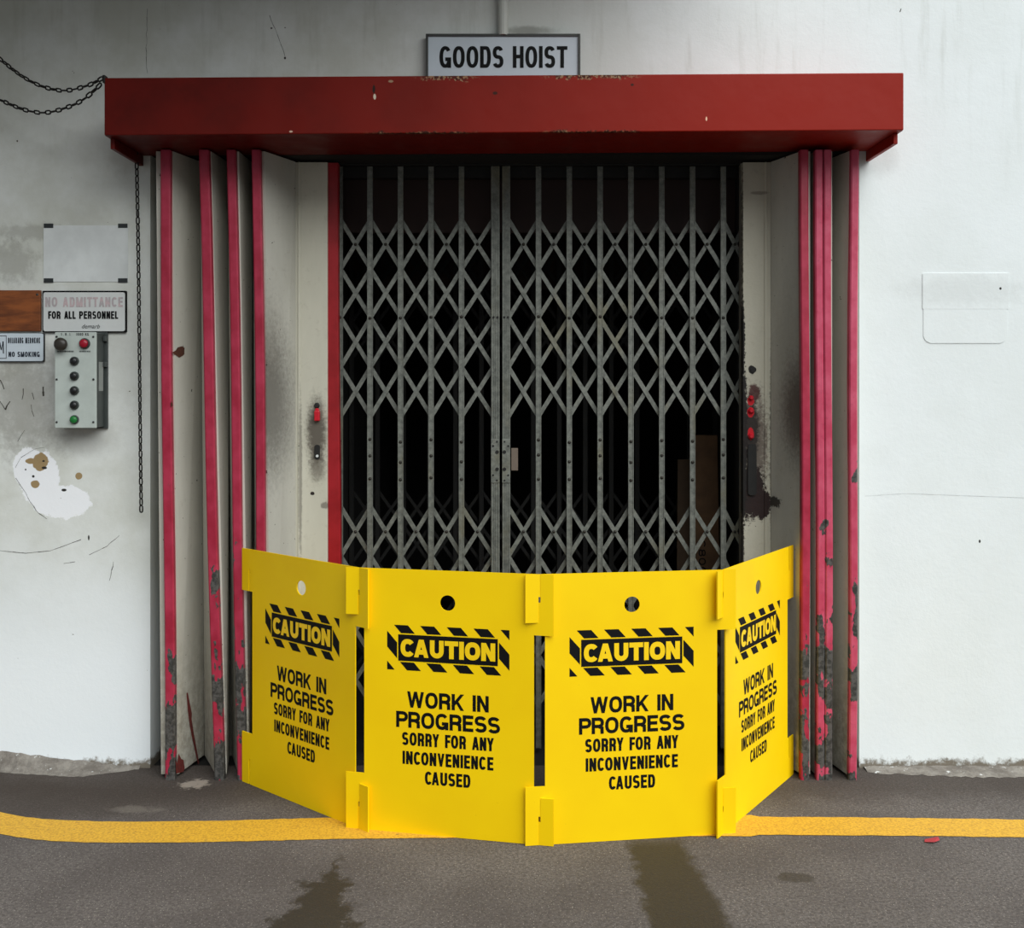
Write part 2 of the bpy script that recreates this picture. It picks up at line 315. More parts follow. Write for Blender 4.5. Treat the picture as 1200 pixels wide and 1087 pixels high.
# ------------------------------------------------------------------ stroke lettering
def arc(cx, cy, rx, ry, a0, a1, n=14, p=2.35):
    out = []
    for i in range(n+1):
        t = math.radians(a0+(a1-a0)*i/n); c_, s_ = math.cos(t), math.sin(t)
        out.append((cx+rx*math.copysign(abs(c_)**(2/p), c_), cy+ry*math.copysign(abs(s_)**(2/p), s_)))
    return out
WID = {'I':0,'A':1.12,'C':1.05,'G':1.08,'O':1.1,'Q':1.1,'M':1.28,'W':1.5,'E':.88,'F':.84,'L':.82,'T':.98,'V':1.06,'Y':1.06,'K':1.06,'1':.5,'.':.0,' ':.55}
def glyph(ch, w, t):
    """list of ('s', pts, closed) ribbons and ('d', p, q) slanted bars; box 0..w by 0..1"""
    L, R, Bm, T = t/2, w-t/2, t/2, 1-t/2; cx = w/2; rx = (R-L)/2; ry = (T-Bm)/2
    q = min(rx, .26); h = .5
    def s(*p): return ('s', list(p), False)
    if ch == 'I': return [s((t/2,0),(t/2,1))]
    if ch == '.': return [s((t/2,0),(t/2,t))]
    if ch == 'A': return [('d',(t*.56,0),(cx-t*.06,1)),('d',(w-t*.56,0),(cx+t*.06,1)),s((cx-w*.27,.3),(cx+w*.27,.3))]
    if ch == 'V': return [('d',(t*.5,1),(cx,0)),('d',(w-t*.5,1),(cx,0))]
    if ch == 'W': return [('d',(t*.5,1),(w*.28,0)),('d',(w*.28,0),(cx,1)),('d',(cx,1),(w*.72,0)),('d',(w-t*.5,1),(w*.72,0))]
    if ch == 'M': return [s((L,0),(L,1)),s((R,0),(R,1)),('d',(L,1),(cx,0)),('d',(R,1),(cx,0))]
    if ch == 'N': return [s((L,0),(L,1)),s((R,0),(R,1)),('d',(L,1),(R,0))]
    if ch == 'Y': return [('d',(t*.5,1),(cx,.42)),('d',(w-t*.5,1),(cx,.42)),s((cx,0),(cx,.5))]
    if ch == 'K': return [s((L,0),(L,1)),('d',(L,.3),(R,1)),('d',(L+(R-L)*.38,.55),(R,0))]
    if ch == 'H': return [s((L,0),(L,1)),s((R,0),(R,1)),s((L,.52),(R,.52))]
    if ch == 'E': return [s((L,0),(L,1)),s((L,T),(w,T)),s((L,Bm),(w,Bm)),s((L,.52),(w*.93,.52))]
    if ch == 'F': return [s((L,0),(L,1)),s((L,T),(w,T)),s((L,.5),(w*.92,.5))]
    if ch == 'L': return [s((L,0),(L,1)),s((L,Bm),(w,Bm))]
    if ch == 'T': return [s((cx,0),(cx,1)),s((0,T),(w,T))]
    if ch == 'U': return [s((L,1),*arc(cx,Bm+rx,rx,rx,180,360,12,2.05),(R,1))] if rx < .35 else [s((L,1),*arc(cx,Bm+.32,rx,.32,180,360,12),(R,1))]
    if ch in 'O0Q': return [('s', arc(cx,.5,rx,ry,0,360,28)[:-1], True)]
    if ch == 'C': return [s(*arc(cx,.5,rx,ry,38,322,24))]
    if ch == 'G': return [s(*arc(cx,.5,rx,ry,38,335,24)),s((R,.0),(R,.48)),s((cx,.48-t/2),(R+t/2,.48-t/2))]
    if ch == 'D': return [s((L,0),(L,1)),s((L,T),(R-rx*.9,T),*arc(R-rx*.9,.5,rx*.9,ry,90,-90,16),(L,Bm))]
    if ch in 'PR':
        m_ = .46; r_ = (T-m_)/2
        g = [s((L,0),(L,1)),s((L,T),(R-q,T),*arc(R-q,m_+r_,q,r_,90,-90,12),(L,m_))]
        if ch == 'R': g.append(s((R-q*.9,m_),(R-.02,m_-.10),(R-.01,0)))
        return g
    if ch == 'B':
        return [s((L,0),(L,1)),s((L,T),(R-q,T),*arc(R-q,(T+.52)/2,q*.92,(T-.52)/2,90,-90,12),(L,.52)),s((L,.52),(R-q,.52),*arc(R-q,(Bm+.52)/2,q,(.52-Bm)/2,90,-90,12),(L,Bm))]
    if ch == '8': return [('s', arc(cx,(T+.52)/2,rx*.9,(T-.52)/2,0,360,18)[:-1], True),('s', arc(cx,(Bm+.52)/2,rx,(.52-Bm)/2,0,360,18)[:-1], True)]
    if ch == 'S':
        u = (T-.5)/2
        return [s(*arc(cx,.5+u,rx*.96,u,22,270,16),*arc(cx,.5-u,rx,u,90,-158,16)[1:])]
    if ch == '3': return [s(*arc(cx,(T+.5)/2,rx*.9,(T-.5)/2,155,-90,14),*arc(cx,(Bm+.5)/2,rx,(.5-Bm)/2,90,-155,14)[1:])]
    return []
def kern(a, b):
    if a+b == 'CA': return .13
    return .05 if a+b in ('CA','FO','AN','NY','PR','RY','AL','TT','TA') or a in 'CL' and b in 'AOT' else .0
def put_text(bm, text, cx, cz, width, height, t, gap, f3):
    """text centred on (cx,cz) in the plane mapped by f3(u,v); t = stroke, gap = letter gap, both / height"""
    A = 0; K = 0
    for i, ch in enumerate(text):
        k = WID.get(ch, 1.0); A += k
        if ch in 'I.': K += t
        if i < len(text)-1: K += gap-kern(ch, text[i+1])
    w0 = (width/height-K)/A; u = cx-width/2
    for i, ch in enumerate(text):
        k = WID.get(ch, 1.0); w_ = t if ch in 'I.' else k*w0
        for gi, g in enumerate(glyph(ch, w_, t)):
            off = Vector((0, -8e-5*gi-4e-5*(i % 2), 0)); M2 = (lambda o_, u_: lambda p: Vector(f3(u_+p[0]*height, cz-height/2+p[1]*height))+o_)(off, u)
            if g[0] == 'd':
                p, q = g[1], g[2]; dx, dy = q[0]-p[0], q[1]-p[1]; hw = t/2*math.hypot(dx, dy)/abs(dy)
                hw = min(hw, t*.66)*.9
                poly(bm, [M2(v) for v in ((p[0]-hw,p[1]),(p[0]+hw,p[1]),(q[0]+hw,q[1]),(q[0]-hw,q[1]))])
            else:
                pts, closed = g[1], g[2]; n = len(pts); Lf, Rt = [], []
                pts = [pts[j] for j in range(n) if j == 0 or math.dist(pts[j], pts[j-1]) > 1e-4]; n = len(pts)
                for j in range(n):
                    a = pts[j-1] if (j > 0 or closed) else None; b = pts[(j+1) % n] if (j < n-1 or closed) else None
                    c0 = pts[j]
                    d1 = Vector((c0[0]-a[0], c0[1]-a[1])).normalized() if a else None
                    d2 = Vector((b[0]-c0[0], b[1]-c0[1])).normalized() if b else None
                    d = ((d1 or d2)+(d2 or d1)).normalized() if ((d1 or d2)+(d2 or d1)).length > 1e-5 else (d1 or d2)
                    nn = Vector((-d.y, d.x)); ml = 1.0
                    if d1 and d2: ml = min(1/max(.4, nn.dot(Vector((-d1.y, d1.x)))), 1.8)
                    Lf.append((c0[0]+nn.x*t/2*ml, c0[1]+nn.y*t/2*ml)); Rt.append((c0[0]-nn.x*t/2*ml, c0[1]-nn.y*t/2*ml))
                rng = range(n) if closed else range(n-1)
                for j in rng:
                    k2 = (j+1) % n
                    poly(bm, [M2(v) for v in (Rt[j], Rt[k2], Lf[k2], Lf[j])])
        u += w_*height
        if i < len(text)-1: u += (gap-kern(ch, text[i+1]))*height
def wall_text(parent, text, px0, px1, py0, py1, Y, t, gap, mat, name='lettering', dz=0):
    bm = bmesh.new(); x0, x1, z1, z0 = wx(px0,Y), wx(px1,Y), wz(py0,Y), wz(py1,Y)
    put_text(bm, text, (x0+x1)/2, (z0+z1)/2, x1-x0, z1-z0, t, gap, lambda u, v: (u, Y, v))
    return part(name, bm, mat, parent)

# ------------------------------------------------------------------ the setting
YW, XL, XR, ZH = 4.5, -1.526, 1.465, 2.60
g = B(-14, 14, -14, YW+.03, -.3, 0); solo('floor', g, M_asph, (0,0,0), kind='structure')
bm = bmesh.new(); box(bm, -9, XL, YW, YW+.3, -.1, 6); box(bm, XR, 9, YW, YW+.3, -.1, 6); box(bm, XL, XR, YW, YW+.3, ZH+.02, 6)
wall = solo('wall_front', bm, M_wall, (0,YW,0), kind='structure')
# unseen roof slab, added and shaped to shade the upper left wall
bm = bmesh.new()
lo = [bm.verts.new((x, y, 3.75)) for x, y in ((-9,1.2),(-1.2,2.5),(1.0,3.7),(1.0,YW+.1),(-9,YW+.1))]
hi = [bm.verts.new((v.co.x, v.co.y, 3.95)) for v in lo]
bm.faces.new(lo[::-1]); bm.faces.new(hi)
for i in range(5): bm.faces.new((lo[i], lo[(i+1)%5], hi[(i+1)%5], hi[i]))
solo('shade_roof', bm, simple('shade_roof_grey', (105,105,98), .9), (0,0,3.75), kind='structure')
# recess and shaft behind the doors
M_rec = simple('recess_paint', (120,116,106), .8)
solo('wall_recess_left', B(XL-.05, -.80, 4.66, 4.70, -.05, 2.9), M_rec, (-1.1,4.66,0), kind='structure')
solo('wall_recess_right', B(1.0, XR+.05, 4.66, 4.70, -.05, 2.9), M_rec, (1.2,4.66,0), kind='structure')
solo('lintel_shade_strip', B(XL, XR, YW+.001, 4.76, 2.585, 2.619), M_shaft, (0,4.6,2.6), kind='structure')  # added dark strip, stands for the shade under the lintel
solo('trim_4', B(-.80, 1.0, 4.74, 4.78, 2.535, 2.602), M_dark, (0,4.75,2.56), kind='structure')
bm = bmesh.new(); box(bm, -1.0, -.86, 4.74, 8, -.05, 3.1); box(bm, 1.08, 1.2, 4.74, 8, -.05, 3.1); box(bm, -1.1, 1.2, 8, 8.1, -.05, 3.1); box(bm, -1.1, 1.3, 4.74, 8.1, 3.0, 3.1)
box(bm, -1.0,-.76,4.72,4.78,-.05,3.0); box(bm,1.0,1.2,4.72,4.78,-.05,3.0)
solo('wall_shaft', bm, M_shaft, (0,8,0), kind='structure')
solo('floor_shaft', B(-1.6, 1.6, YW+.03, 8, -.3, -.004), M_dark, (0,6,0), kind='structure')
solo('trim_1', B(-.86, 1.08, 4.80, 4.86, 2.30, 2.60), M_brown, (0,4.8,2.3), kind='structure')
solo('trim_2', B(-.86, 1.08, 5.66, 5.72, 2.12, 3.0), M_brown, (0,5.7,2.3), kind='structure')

# cement run at the foot of the wall
def cement(xs, name):
    bm = bmesh.new(); prev = None
    for px, zt, yo in xs:
        for_ = None
        x = wx(px); ring = [bm.verts.new((x, YW-.001, zt)), bm.verts.new((x, (YW+yo)/2, max(.006, zt*.45+random.uniform(0,.004)))), bm.verts.new((x, yo, .001)), bm.verts.new((x, YW+.01, -.01))]
        if prev:
            for a in range(3): bm.faces.new((prev[a], prev[a+1], ring[a+1], ring[a]))
        prev = ring
    return solo(name, bm, M_cem, (0,YW,0), kind='structure')
xs = []
for i in range(60):
    px = -160+i*5.6
    zt = .070*(1-max(0, min(1, (px+20)/170)))+.010+random.uniform(-.004, .004)
    yo = 4.5-(.045+.05*max(0, min(1, px/90)))*(1 if px < 110 else max(.12, (172-px)/62))-random.uniform(0, .01)
    if px > 168: break
    xs.append((px, zt, yo))
cement(xs, 'baseboard_left')
xs = [(1012+i*6, 0.008+random.uniform(0, .004), 4.5-.05-.05*min(1, i/20)-random.uniform(0, .018)) for i in range(50)]
cement(xs, 'baseboard_right')

# yellow line painted on the asphalt
bm = bmesh.new(); prev = None
ctr = [(-200,915),(-120,935),(-60,950),(0,965),(40,972),(90,974.5),(140,975.5),(250,974.5),(400,970.5),(600,969),(850,967.5),(1000,968.5),(1100,969.5),(1200,971),(1400,974)]
def interp(t, c):
    for a, b in zip(c, c[1:]):
        if a[0] <= t <= b[0]:
            k = (t-a[0])/(b[0]-a[0]); return a[1]+(b[1]-a[1])*k
for i in range(161):
    px = -200+i*10; py = (interp(max(-200,px-20), ctr)+interp(px, ctr)+interp(min(1400,px+20), ctr))/3
    hw = 12+random.uniform(-.35,.35) if px > 880 else 12.5+random.uniform(-.35,.35)
    if px > 880: hw = 10.5+random.uniform(-.35,.35)
    pr = []
    for e in (-hw, hw):
        Y = F*CAMH/(py+e-HY); pr.append(bm.verts.new(((px-600)*Y/F, Y, .002)))
    if prev: bm.faces.new((prev[1], pr[1], pr[0], prev[0]))
    prev = pr
tag(solo('road_line', bm, M_line, (0,3.9,.002)), 'worn yellow painted line running across the asphalt behind the barrier', 'road marking')

# hairline cracks and scuffs as pieces of the wall
def crack(pts, wid, mat=M_crack, name='crack'):
    bm = bmesh.new(); out = []
    for a, b in zip(pts, pts[1:]):
        n = max(1, int(math.dist(a, b)/5))
        for i in range(n): 
            k = i/n; out.append((a[0]+(b[0]-a[0])*k+random.uniform(-.7,.7), a[1]+(b[1]-a[1])*k))
    out.append(pts[-1])
    ribbon3(bm, [(wx(p[0]), wz(p[1])) for p in out], wid, YW-.0008); part(name, bm, mat, wall)
crack([(173,10),(172,40),(171,72),(173,86)], .002); crack([(316,18),(322,34),(329,52),(334,66)], .0022)
crack([(1014,585-4),(1060,578),(1200,583)], .002, simple('pale_crack', (205,208,208), .9))
crack([(0,645),(30,648),(60,645),(95,632)], .0025, M_scuff); crack([(105,650),(125,640),(140,627)], .002, M_scuff)
crack([(75,660),(88,658)], .002, M_scuff); crack([(18,548),(25,536),(40,526),(52,524)], .0018, M_crack)
crack([(18,560),(30,578),(42,598),(55,608)], .0026, M_scuff); crack([(21,517),(25,509),(29,504)], .0018, M_scuff)
crack([(129,680),(131,668),(133,658)], .003, M_scuff); crack([(0,470),(6,480),(12,470)], .006, M_scuff); crack([(0,445),(5,456)], .006, M_scuff)
crack([(50,453),(51,464)], .009, M_scuff); crack([(38,460),(40,468)], .004, M_scuff); crack([(28,455),(26,468)], .003, M_scuff); crack([(36,474),(40,488)], .003, M_scuff)
crack([(1054,14),(1056,10)], .003, M_scuff)
# ghost of a removed plate on the right wall: a slightly raised, over-painted rectangle
bm = bmesh.new(); slab(bm, rrect(wx(1082), wx(1180), wz(402), wz(322), .03), YW-.0025, YW); bmesh.ops.bevel(bm, geom=[e for e in bm.edges if abs(e.verts[0].co.y-e.verts[1].co.y) < 1e-6 and e.verts[0].co.y < YW-.002], offset=.002, segments=2, affect='EDGES')
part('plaster_patch', bm, M_wall, wall)
bm = bmesh.new(); slab(bm, rrect(wx(1081), wx(1182), wz(362), wz(320), .004), YW-.003, YW); part('plaster_patch', bm, M_wall, wall)

# ------------------------------------------------------------------ red canopy
YF = 4.122; xl, xr_ = -1.576, 1.514
def tilt(v): v.z += .0065*v.x; return v
can = thing('canopy', 'long red painted steel canopy above the hoist doorway', 'canopy', (0, YW, 2.58))
zt, zb = 2.812, 2.590
bm = bmesh.new(); box(bm, xl, xr_, YF, YF+.012, zb, zt, .004, tilt); part('fascia', bm, M_red, can)
bm = bmesh.new(); box(bm, xl+.012, xr_-.012, YF+.012, YW-.002, zt-.014, zt-.002, 0, tilt); part('top_plate', bm, M_red, can)
for x in (xl, xr_-.012):
    bm = bmesh.new(); box(bm, x, x+.012, YF+.012, YW-.002, zb, zt-.001, 0, tilt); part('end_plate', bm, M_red, can)
bm = bmesh.new(); box(bm, xl+.012, xr_-.012, YF+.012, YW-.002, zb+.001, zb+.012, 0, tilt); part('soffit', bm, M_red, can)
for x0, x1 in ((xl+.005, xl+.022), (xr_-.022, xr_-.005)):
    bm = bmesh.new(); box(bm, x0, x1, YF+.05, YW-.002, zb-.042, zb, .002, tilt); part('support_bracket', bm, M_red, can)
# ------------------------------------------------------------------ goods hoist sign + conduit
Y = 4.47
sg = thing('goods_hoist_sign', 'white rectangular sign lettered GOODS HOIST above the red canopy', 'sign', (wx(590,Y), Y, wz(92,Y)))
x0, x1, z1, z0 = wx(501,Y), wx(678,Y), wz(42,Y), wz(94,Y)
part('plate', B(x0, x1, Y, Y+.012, z0, z1), M_sign, sg)
bm = bmesh.new(); e = .007
box(bm, x0-e, x0+e*.4, Y-.006, Y+.014, z0-e, z1+e); box(bm, x1-e*.4, x1+e, Y-.006, Y+.014, z0-e, z1+e)
box(bm, x0, x1, Y-.006, Y+.014, z1-e*.4, z1+e); box(bm, x0, x1, Y-.006, Y+.014, z0-e, z0+e*.4)
part('frame', bm, M_frame, sg, 'thin dark metal frame')
wall_text(sg, 'GOODS HOIST', 515, 665, 54, 79.5, Y-.001, .168, .08, M_ink)
bm = bmesh.new()
n = 14; r = .0215
for zz in (wz(37), 4.2):
    pass
cx_ = wx(589.5, 4.47)
ra = [bm.verts.new((cx_+r*math.cos(2*math.pi*i/n), 4.476+r*math.sin(2*math.pi*i/n), wz(41,4.47))) for i in range(n)]
rb = [bm.verts.new((v.co.x, v.co.y, 3.74)) for v in ra]
for i in range(n): bm.faces.new((ra[i], ra[(i+1)%n], rb[(i+1)%n], rb[i]))
bm.faces.new(ra[::-1]); bm.faces.new(rb)
solo('conduit_pipe', bm, M_pipe, (cx_, 4.476, wz(41,4.47)), 'white painted vertical conduit pipe above the hoist sign', 'pipe', smooth=False)

# ------------------------------------------------------------------ folding doors
YFr, YB = 4.389, 4.62; ZT = 2.576
def plate(parent, xf, xb, t=.026, zt=ZT, top=0, mat=M_leaf, yb=YB, yf=YFr, name='door_leaf', z0=.015):
    """one leaf from the front fold (xf,yf) to the back fold (xb,yb); top = sideways lean of the front edge at the head"""
    bm = bmesh.new(); d = Vector((xb-xf, yb-yf)).normalized(); n_ = Vector((-d.y, d.x))*t/2
    pts = [(xf-n_.x, yf-n_.y), (xb-n_.x, yb-n_.y), (xb+n_.x, yb+n_.y), (xf+n_.x, yf+n_.y)]
    lo = [bm.verts.new((x, y, z0)) for x, y in pts]
    hi = [bm.verts.new((x+(top if i in (0,3) else 0), y, zt)) for i, (x, y) in enumerate(pts)]
    bm.faces.new(lo[::-1]); bm.faces.new(hi)
    for i in range(4): bm.faces.new((lo[i], lo[(i+1)%4], hi[(i+1)%4], hi[i]))
    bmesh.ops.recalc_face_normals(bm, faces=bm.faces[:])
    return part(name, bm, mat, parent)
def edge_bar(leaf, xb, xt, mat, w_=.040, dpt=.034, yf=YFr-.03, z0=.0, zt=ZT):
    bm = bmesh.new(); segs = 8; prev = None
    for i in range(segs+1):
        k = i/segs; x = xb+(xt-xb)*k; z = z0+(zt-z0)*k; bow = .003*math.sin(k*7+xb*9)
        r_ = [bm.verts.new((x+a+bow, yf+b, z)) for a, b in ((-w_/2,.004),(-w_/2+.005,0),(w_/2-.005,0),(w_/2,.004),(w_/2,dpt),(-w_/2,dpt))]
        if prev:
            for j in range(6): bm.faces.new((prev[j], prev[(j+1)%6], r_[(j+1)%6], r_[j]))
        else: bm.faces.new(r_[::-1])
        prev = r_
    bm.faces.new(prev)
    return part('edge_strip', bm, mat, leaf, 'chipped crimson edge strip')
def xf_(px, Y=YFr-.03): return (px-600)*Y/F
dl = thing('folding_door', 'left stack of white folding door leaves with red edges beside the control box', 'folding door', (-1.2, 4.5, 0))
b1, b2, b3, b4 = xf_(199), xf_(256), xf_(283), xf_(308)
t1, t2, t3, t4 = xf_(193), xf_(238), xf_(270.5), xf_(300.5)
Lf = plate(dl, -1.43, -1.475, top=t1-b1)
L1 = plate(dl, b1+.012, -1.345, top=t1-b1); edge_bar(L1, b1, t1, M_edge)
def flake(name, pts, mat, xf=b1+.012, xb=-1.345, top=t1-b1):
    bm = bmesh.new(); out = []
    for px, py in pts:
        k = (px-600)/F; Z = 1.3
        for _ in range(6):                                       # meet the sight line with the leaning leaf face
            q = Vector((xf+top*Z/ZT, YFr)); d = Vector((xb, YB))-q; Ld = d.length; d /= Ld; q = q+Vector((d.y, -d.x))*.0150; t_ = (k*q.y-q.x)/(d.x-k*d.y); Y_ = q.y+d.y*t_; Z = CAMH-(py-HY)*Y_/F
        out.append((q.x+d.x*t_, Y_, Z))
    poly(bm, out); part(name, bm, mat, L1)
M_rust = simple('rust_patch', (84,44,26), .9, 0, .4, 90); M_gash = simple('dull_red_primer', (104,32,26), .8, 0, .4, 60)
flake('rust_spot', [(201.5,413),(206,410.5),(208,407),(213,405.5),(217.5,408),(218,413),(214,417),(210,419),(206,416)], M_rust)
flake('rust_spot', [(200.5,470),(202,472),(202.5,475),(201,477),(200.3,474)], M_rust)
flake('paint_gash', [(218.5,812),(220,811),(223,826),(225,836),(224.6,842),(227,858),(231,880),(233.4,894),(232,895),(226,868),(222.4,850),(220,832)], M_gash)
flake('paint_gash', [(205.6,889),(207.4,894),(209.5,883),(212.5,889),(215,890),(216.6,900),(215,904),(211,905),(206.5,906)], M_gash)
L2 = plate(dl, b2-.006, -1.318, top=t2-b2); edge_bar(L2, b2, t2, M_edge)
L3 = plate(dl, b2+.012, -1.235, top=t2-b2)
L4 = plate(dl, b3-.006, -1.20, top=t3-b3); edge_bar(L4, b3, t3, M_edge, .036)
L5 = plate(dl, b3+.012, -1.135, top=t3-b3)
L6 = plate(dl, b4-.006, -1.10, top=t4-b4); edge_bar(L6, b4, t4, M_edge, .036)
L7 = plate(dl, b4+.014, -.945, top=t4-b4, yb=4.60)
# wide leading leaf lying flat beside the gate
def post(parent, xo, xi, mat, sgn):
    bm = bmesh.new(); a, b = sorted((xo, xi)); box(bm, a, b, 4.60, 4.64, .01, ZT, .002)
    # raised moulding near the outer edge
    m0 = xo+sgn*.020; c0, c1 = sorted((m0, m0+sgn*.012)); box(bm, c0, c1, 4.594, 4.602, .01, ZT, .003)
    return part('lead_leaf', bm, mat, parent)
pl = post(dl, -.943, -.796, M_postL, 1)
edge_bar(pl, -.770, -.780, M_edged, .056, .042, 4.615)
dr = thing('folding_door', 'right stack of grey-white folding door leaves with pink edges against the bright wall', 'folding door', (1.25, 4.5, 0))
r1b, r1t, r2b, r2t, r3b, r3t, r4b, r4t = [xf_(v) for v in (944.5,943.5,962.5,960.5,971.6,970.5,999.5,1002)]
R0 = plate(dr, r1b+.004, 1.128, top=r1t-r1b, yb=4.60)
R1 = plate(dr, r1b+.012, 1.232, top=0); edge_bar(R1, r1b, r1t, M_edge, .034)
R2 = plate(dr, r2b-.004, 1.238, top=0); edge_bar(R2, r2b, r2t, M_edgeR, .031)
R3 = plate(dr, r3b+.008, 1.325, top=0); edge_bar(R3, r3b, r3t, M_edgeR, .030)
R4 = plate(dr, r4b-.004, 1.345, top=r4t-r4b); edge_bar(R4, r4b, r4t, M_edgeR, .032)
R5 = plate(dr, r4b+.012, 1.435, top=r4t-r4b)
pr_ = post(dr, 1.120, .996, M_postR, -1)
# latch furniture on the left leading leaf
Yp = 4.60
bm = bmesh.new(); c0 = (wx(371.5,Yp), wz(475,Yp)); dome(bm, c0, [(.012,Yp),(.012,Yp-.006),(.008,Yp-.010)], 14); part('latch_screw', bm, M_dark, pl)
bm = bmesh.new(); box(bm, wx(369,Yp), wx(375.5,Yp), Yp-.022, Yp, wz(493,Yp), wz(481,Yp), .004); dome(bm, (wx(372,Yp), wz(480.5,Yp)), [(.009,Yp),(.009,Yp-.016),(.005,Yp-.02)], 12); part('latch_knob', bm, M_redplastic, pl, 'red latch knob')
bm = bmesh.new(); slab(bm, rrect(wx(368.5,Yp), wx(375,Yp), wz(538,Yp), wz(521,Yp), .010), Yp-.004, Yp); part('keyhole_plate', bm, M_dark, pl)
bm = bmesh.new(); cyl(bm, (wx(372,Yp), wz(534,Yp)), .006, Yp-.008, Yp-.004, 12); part('keyhole', bm, M_sign2, pl)
bm = bmesh.new(); cyl(bm, (wx(883,Yp), wz(433,Yp)), .012, Yp-.003, Yp, 14); part('latch_hole', bm, M_dark, pr_)
for py, rr in ((466,.011),(481,.013),(511,.013)):
    bm = bmesh.new(); dome(bm, (wx(880,Yp), wz(py,Yp)), [(rr,Yp),(rr*.9,Yp-.010),(rr*.5,Yp-.016)], 12); part('latch_knob', bm, M_redplastic, pr_, 'red paint-smeared latch knob')
bm = bmesh.new(); slab(bm, rrect(wx(876,Yp), wx(886,Yp), wz(580,Yp), wz(520,Yp), .014), Yp-.010, Yp); part('latch_plate', bm, M_dark, pr_)

# ------------------------------------------------------------------ collapsible gates
YG = 4.70; sc = F/YG
def strip_mesh(dx, dz, wd, th, mat, name):
    bm = bmesh.new(); L = math.hypot(dx, dz); box(bm, -L/2-.005, L/2+.005, -th/2, th/2, -wd/2, wd/2); return mesh_of(bm, name, mat)
def gate(root, xs, rows, YG, wd_bar, wd_strip, z0, z1, mat, front_up, rivets=True, stile=None):
    dx = abs(xs[1]-xs[0])
    cache = {}
    bars = []
    barm = None
    for i, x in enumerate(xs):
        if stile == i: bars.append(None); continue
        if barm is None:
            bm = bmesh.new(); hw = wd_bar/2
            box(bm, -hw, -hw+.0035, 0, .016, 0, z1-z0); box(bm, hw-.0035, hw, 0, .016, 0, z1-z0); box(bm, -hw+.003, hw-.003, .0025, .005, 0, z1-z0)
            barm = mesh_of(bm, 'upright_bar', mat)
        bars.append(inst('upright_bar', barm, (x, YG-.016, z0), (0,0,0), root))
    rm = None
    if rivets:
        bm = bmesh.new(); dome(bm, (0,0), [(.0075,0),(.0065,-.003),(.003,-.005)], 8); rm = mesh_of(bm, 'rivet', M_rivet, True)
    for i in range(len(xs)-1):
        xa, xb = xs[i], xs[i+1]
        for (za, zb_) in rows:
            for up in (True, False):
                d = (round(xb-xa,3), round(za-zb_,3))
                if d not in cache: cache[d] = strip_mesh(d[0], d[1], wd_strip, .004, mat, 'lattice_strip')
                yy = YG+.006 if up == front_up else YG+.013
                a = math.atan2(d[1], d[0])
                inst('lattice_strip', cache[d], ((xa+xb)/2, yy, (za+zb_)/2), (0, -a if up else a, 0), root)
            if rm and (rows.index((za, zb_)) in (0, 4)): inst('rivet', rm, ((xa+xb)/2, YG+.004, (za+zb_)/2), (0,0,0), root)
    if rm:
        for i, x in enumerate(xs):
            if bars[i] is None: continue
            for py in (372, 515, 533, 560) if i % 2 else (372, 517, 541, 562): inst('rivet', rm, (x, YG-.0135, wz(py+random.uniform(-1,1),YG)), (0,0,0), root)
rz = [257,315,372,430,488]; lz = [594,652,710,768,826]
rows = [(wz(a,YG), wz(b,YG)) for a, b in zip(rz, rz[1:])]+[(wz(a,YG), wz(b,YG)) for a, b in zip(lz, lz[1:])]
gl = thing('collapsible_gate', 'left half of the grey steel lattice gate across the hoist doorway', 'gate', (wx(490,YG), YG, 0), 'lattice gate halves')
gr_ = thing('collapsible_gate', 'right half of the grey steel lattice gate across the hoist doorway', 'gate', (wx(730,YG), YG, 0), 'lattice gate halves')
gate(gl, [wx(v,YG) for v in (399,434,469.7,505.4,541,578)], rows, YG, .0235, .0185, .02, 2.575, M_gate, True, stile=5)
gate(gr_, [wx(v,YG) for v in (596,631,667,703,739,775,811,847,876)], rows, YG, .0235, .0185, .02, 2.575, M_gate, False, stile=0)
for root, p0, p1, s_ in ((gl,575.5,585.5,1),(gr_,588.5,598,-1)):
    bm = bmesh.new(); a, b = wx(p0,YG), wx(p1,YG); wd = b-a
    box(bm, a, b, YG-.020, YG+.02, .02, 2.575, .0015)
    for k in (.12, .42, .58, .88): box(bm, a+wd*k-.0018, a+wd*k+.0018, YG-.0235, YG-.019, .02, 2.575)
    st = part('meeting_stile', bm, M_stile, root)
    bm = bmesh.new(); box(bm, a, b, YG-.026, YG-.02, wz(565,YG), wz(514,YG), .001); part('lock_plate', bm, M_stile, st)
    for py, fx, rr in ((529,.72,.008),(549,.72,.008),(522,.25,.0045),(556,.25,.0045),(517,.7,.004),(562,.7,.004),(372,.3,.005),(372,.75,.005)):
        fx = fx if s_ > 0 else 1-fx
        bm = bmesh.new(); yy = YG-.0265 if py > 500 else YG-.024; cyl(bm, (a+wd*fx, wz(py,YG)), rr, yy-.002, yy, 10); part('bolt', bm, M_dark, st)
bm = bmesh.new(); box(bm, wx(599,YG), wx(607,YG), YG-.012, YG+.02, wz(551,YG), wz(525,YG), .002); part('lock_case', bm, simple('worn_lock_case', (112,98,86), .6), gr_, 'small brown lock case')
tr = thing('gate_track', 'dark steel track along the head of the lattice gate', 'track', (.1, YG, 2.6))
part('rail', B(-.80, 1.0, YG-.012, YG+.03, 2.588, 2.602, .002), M_gate_dim, tr)
part('guide_channel', B(-.80, 1.0, YG-.022, YG-.013, 2.578, 2.601, .002), M_gate_dim, tr)

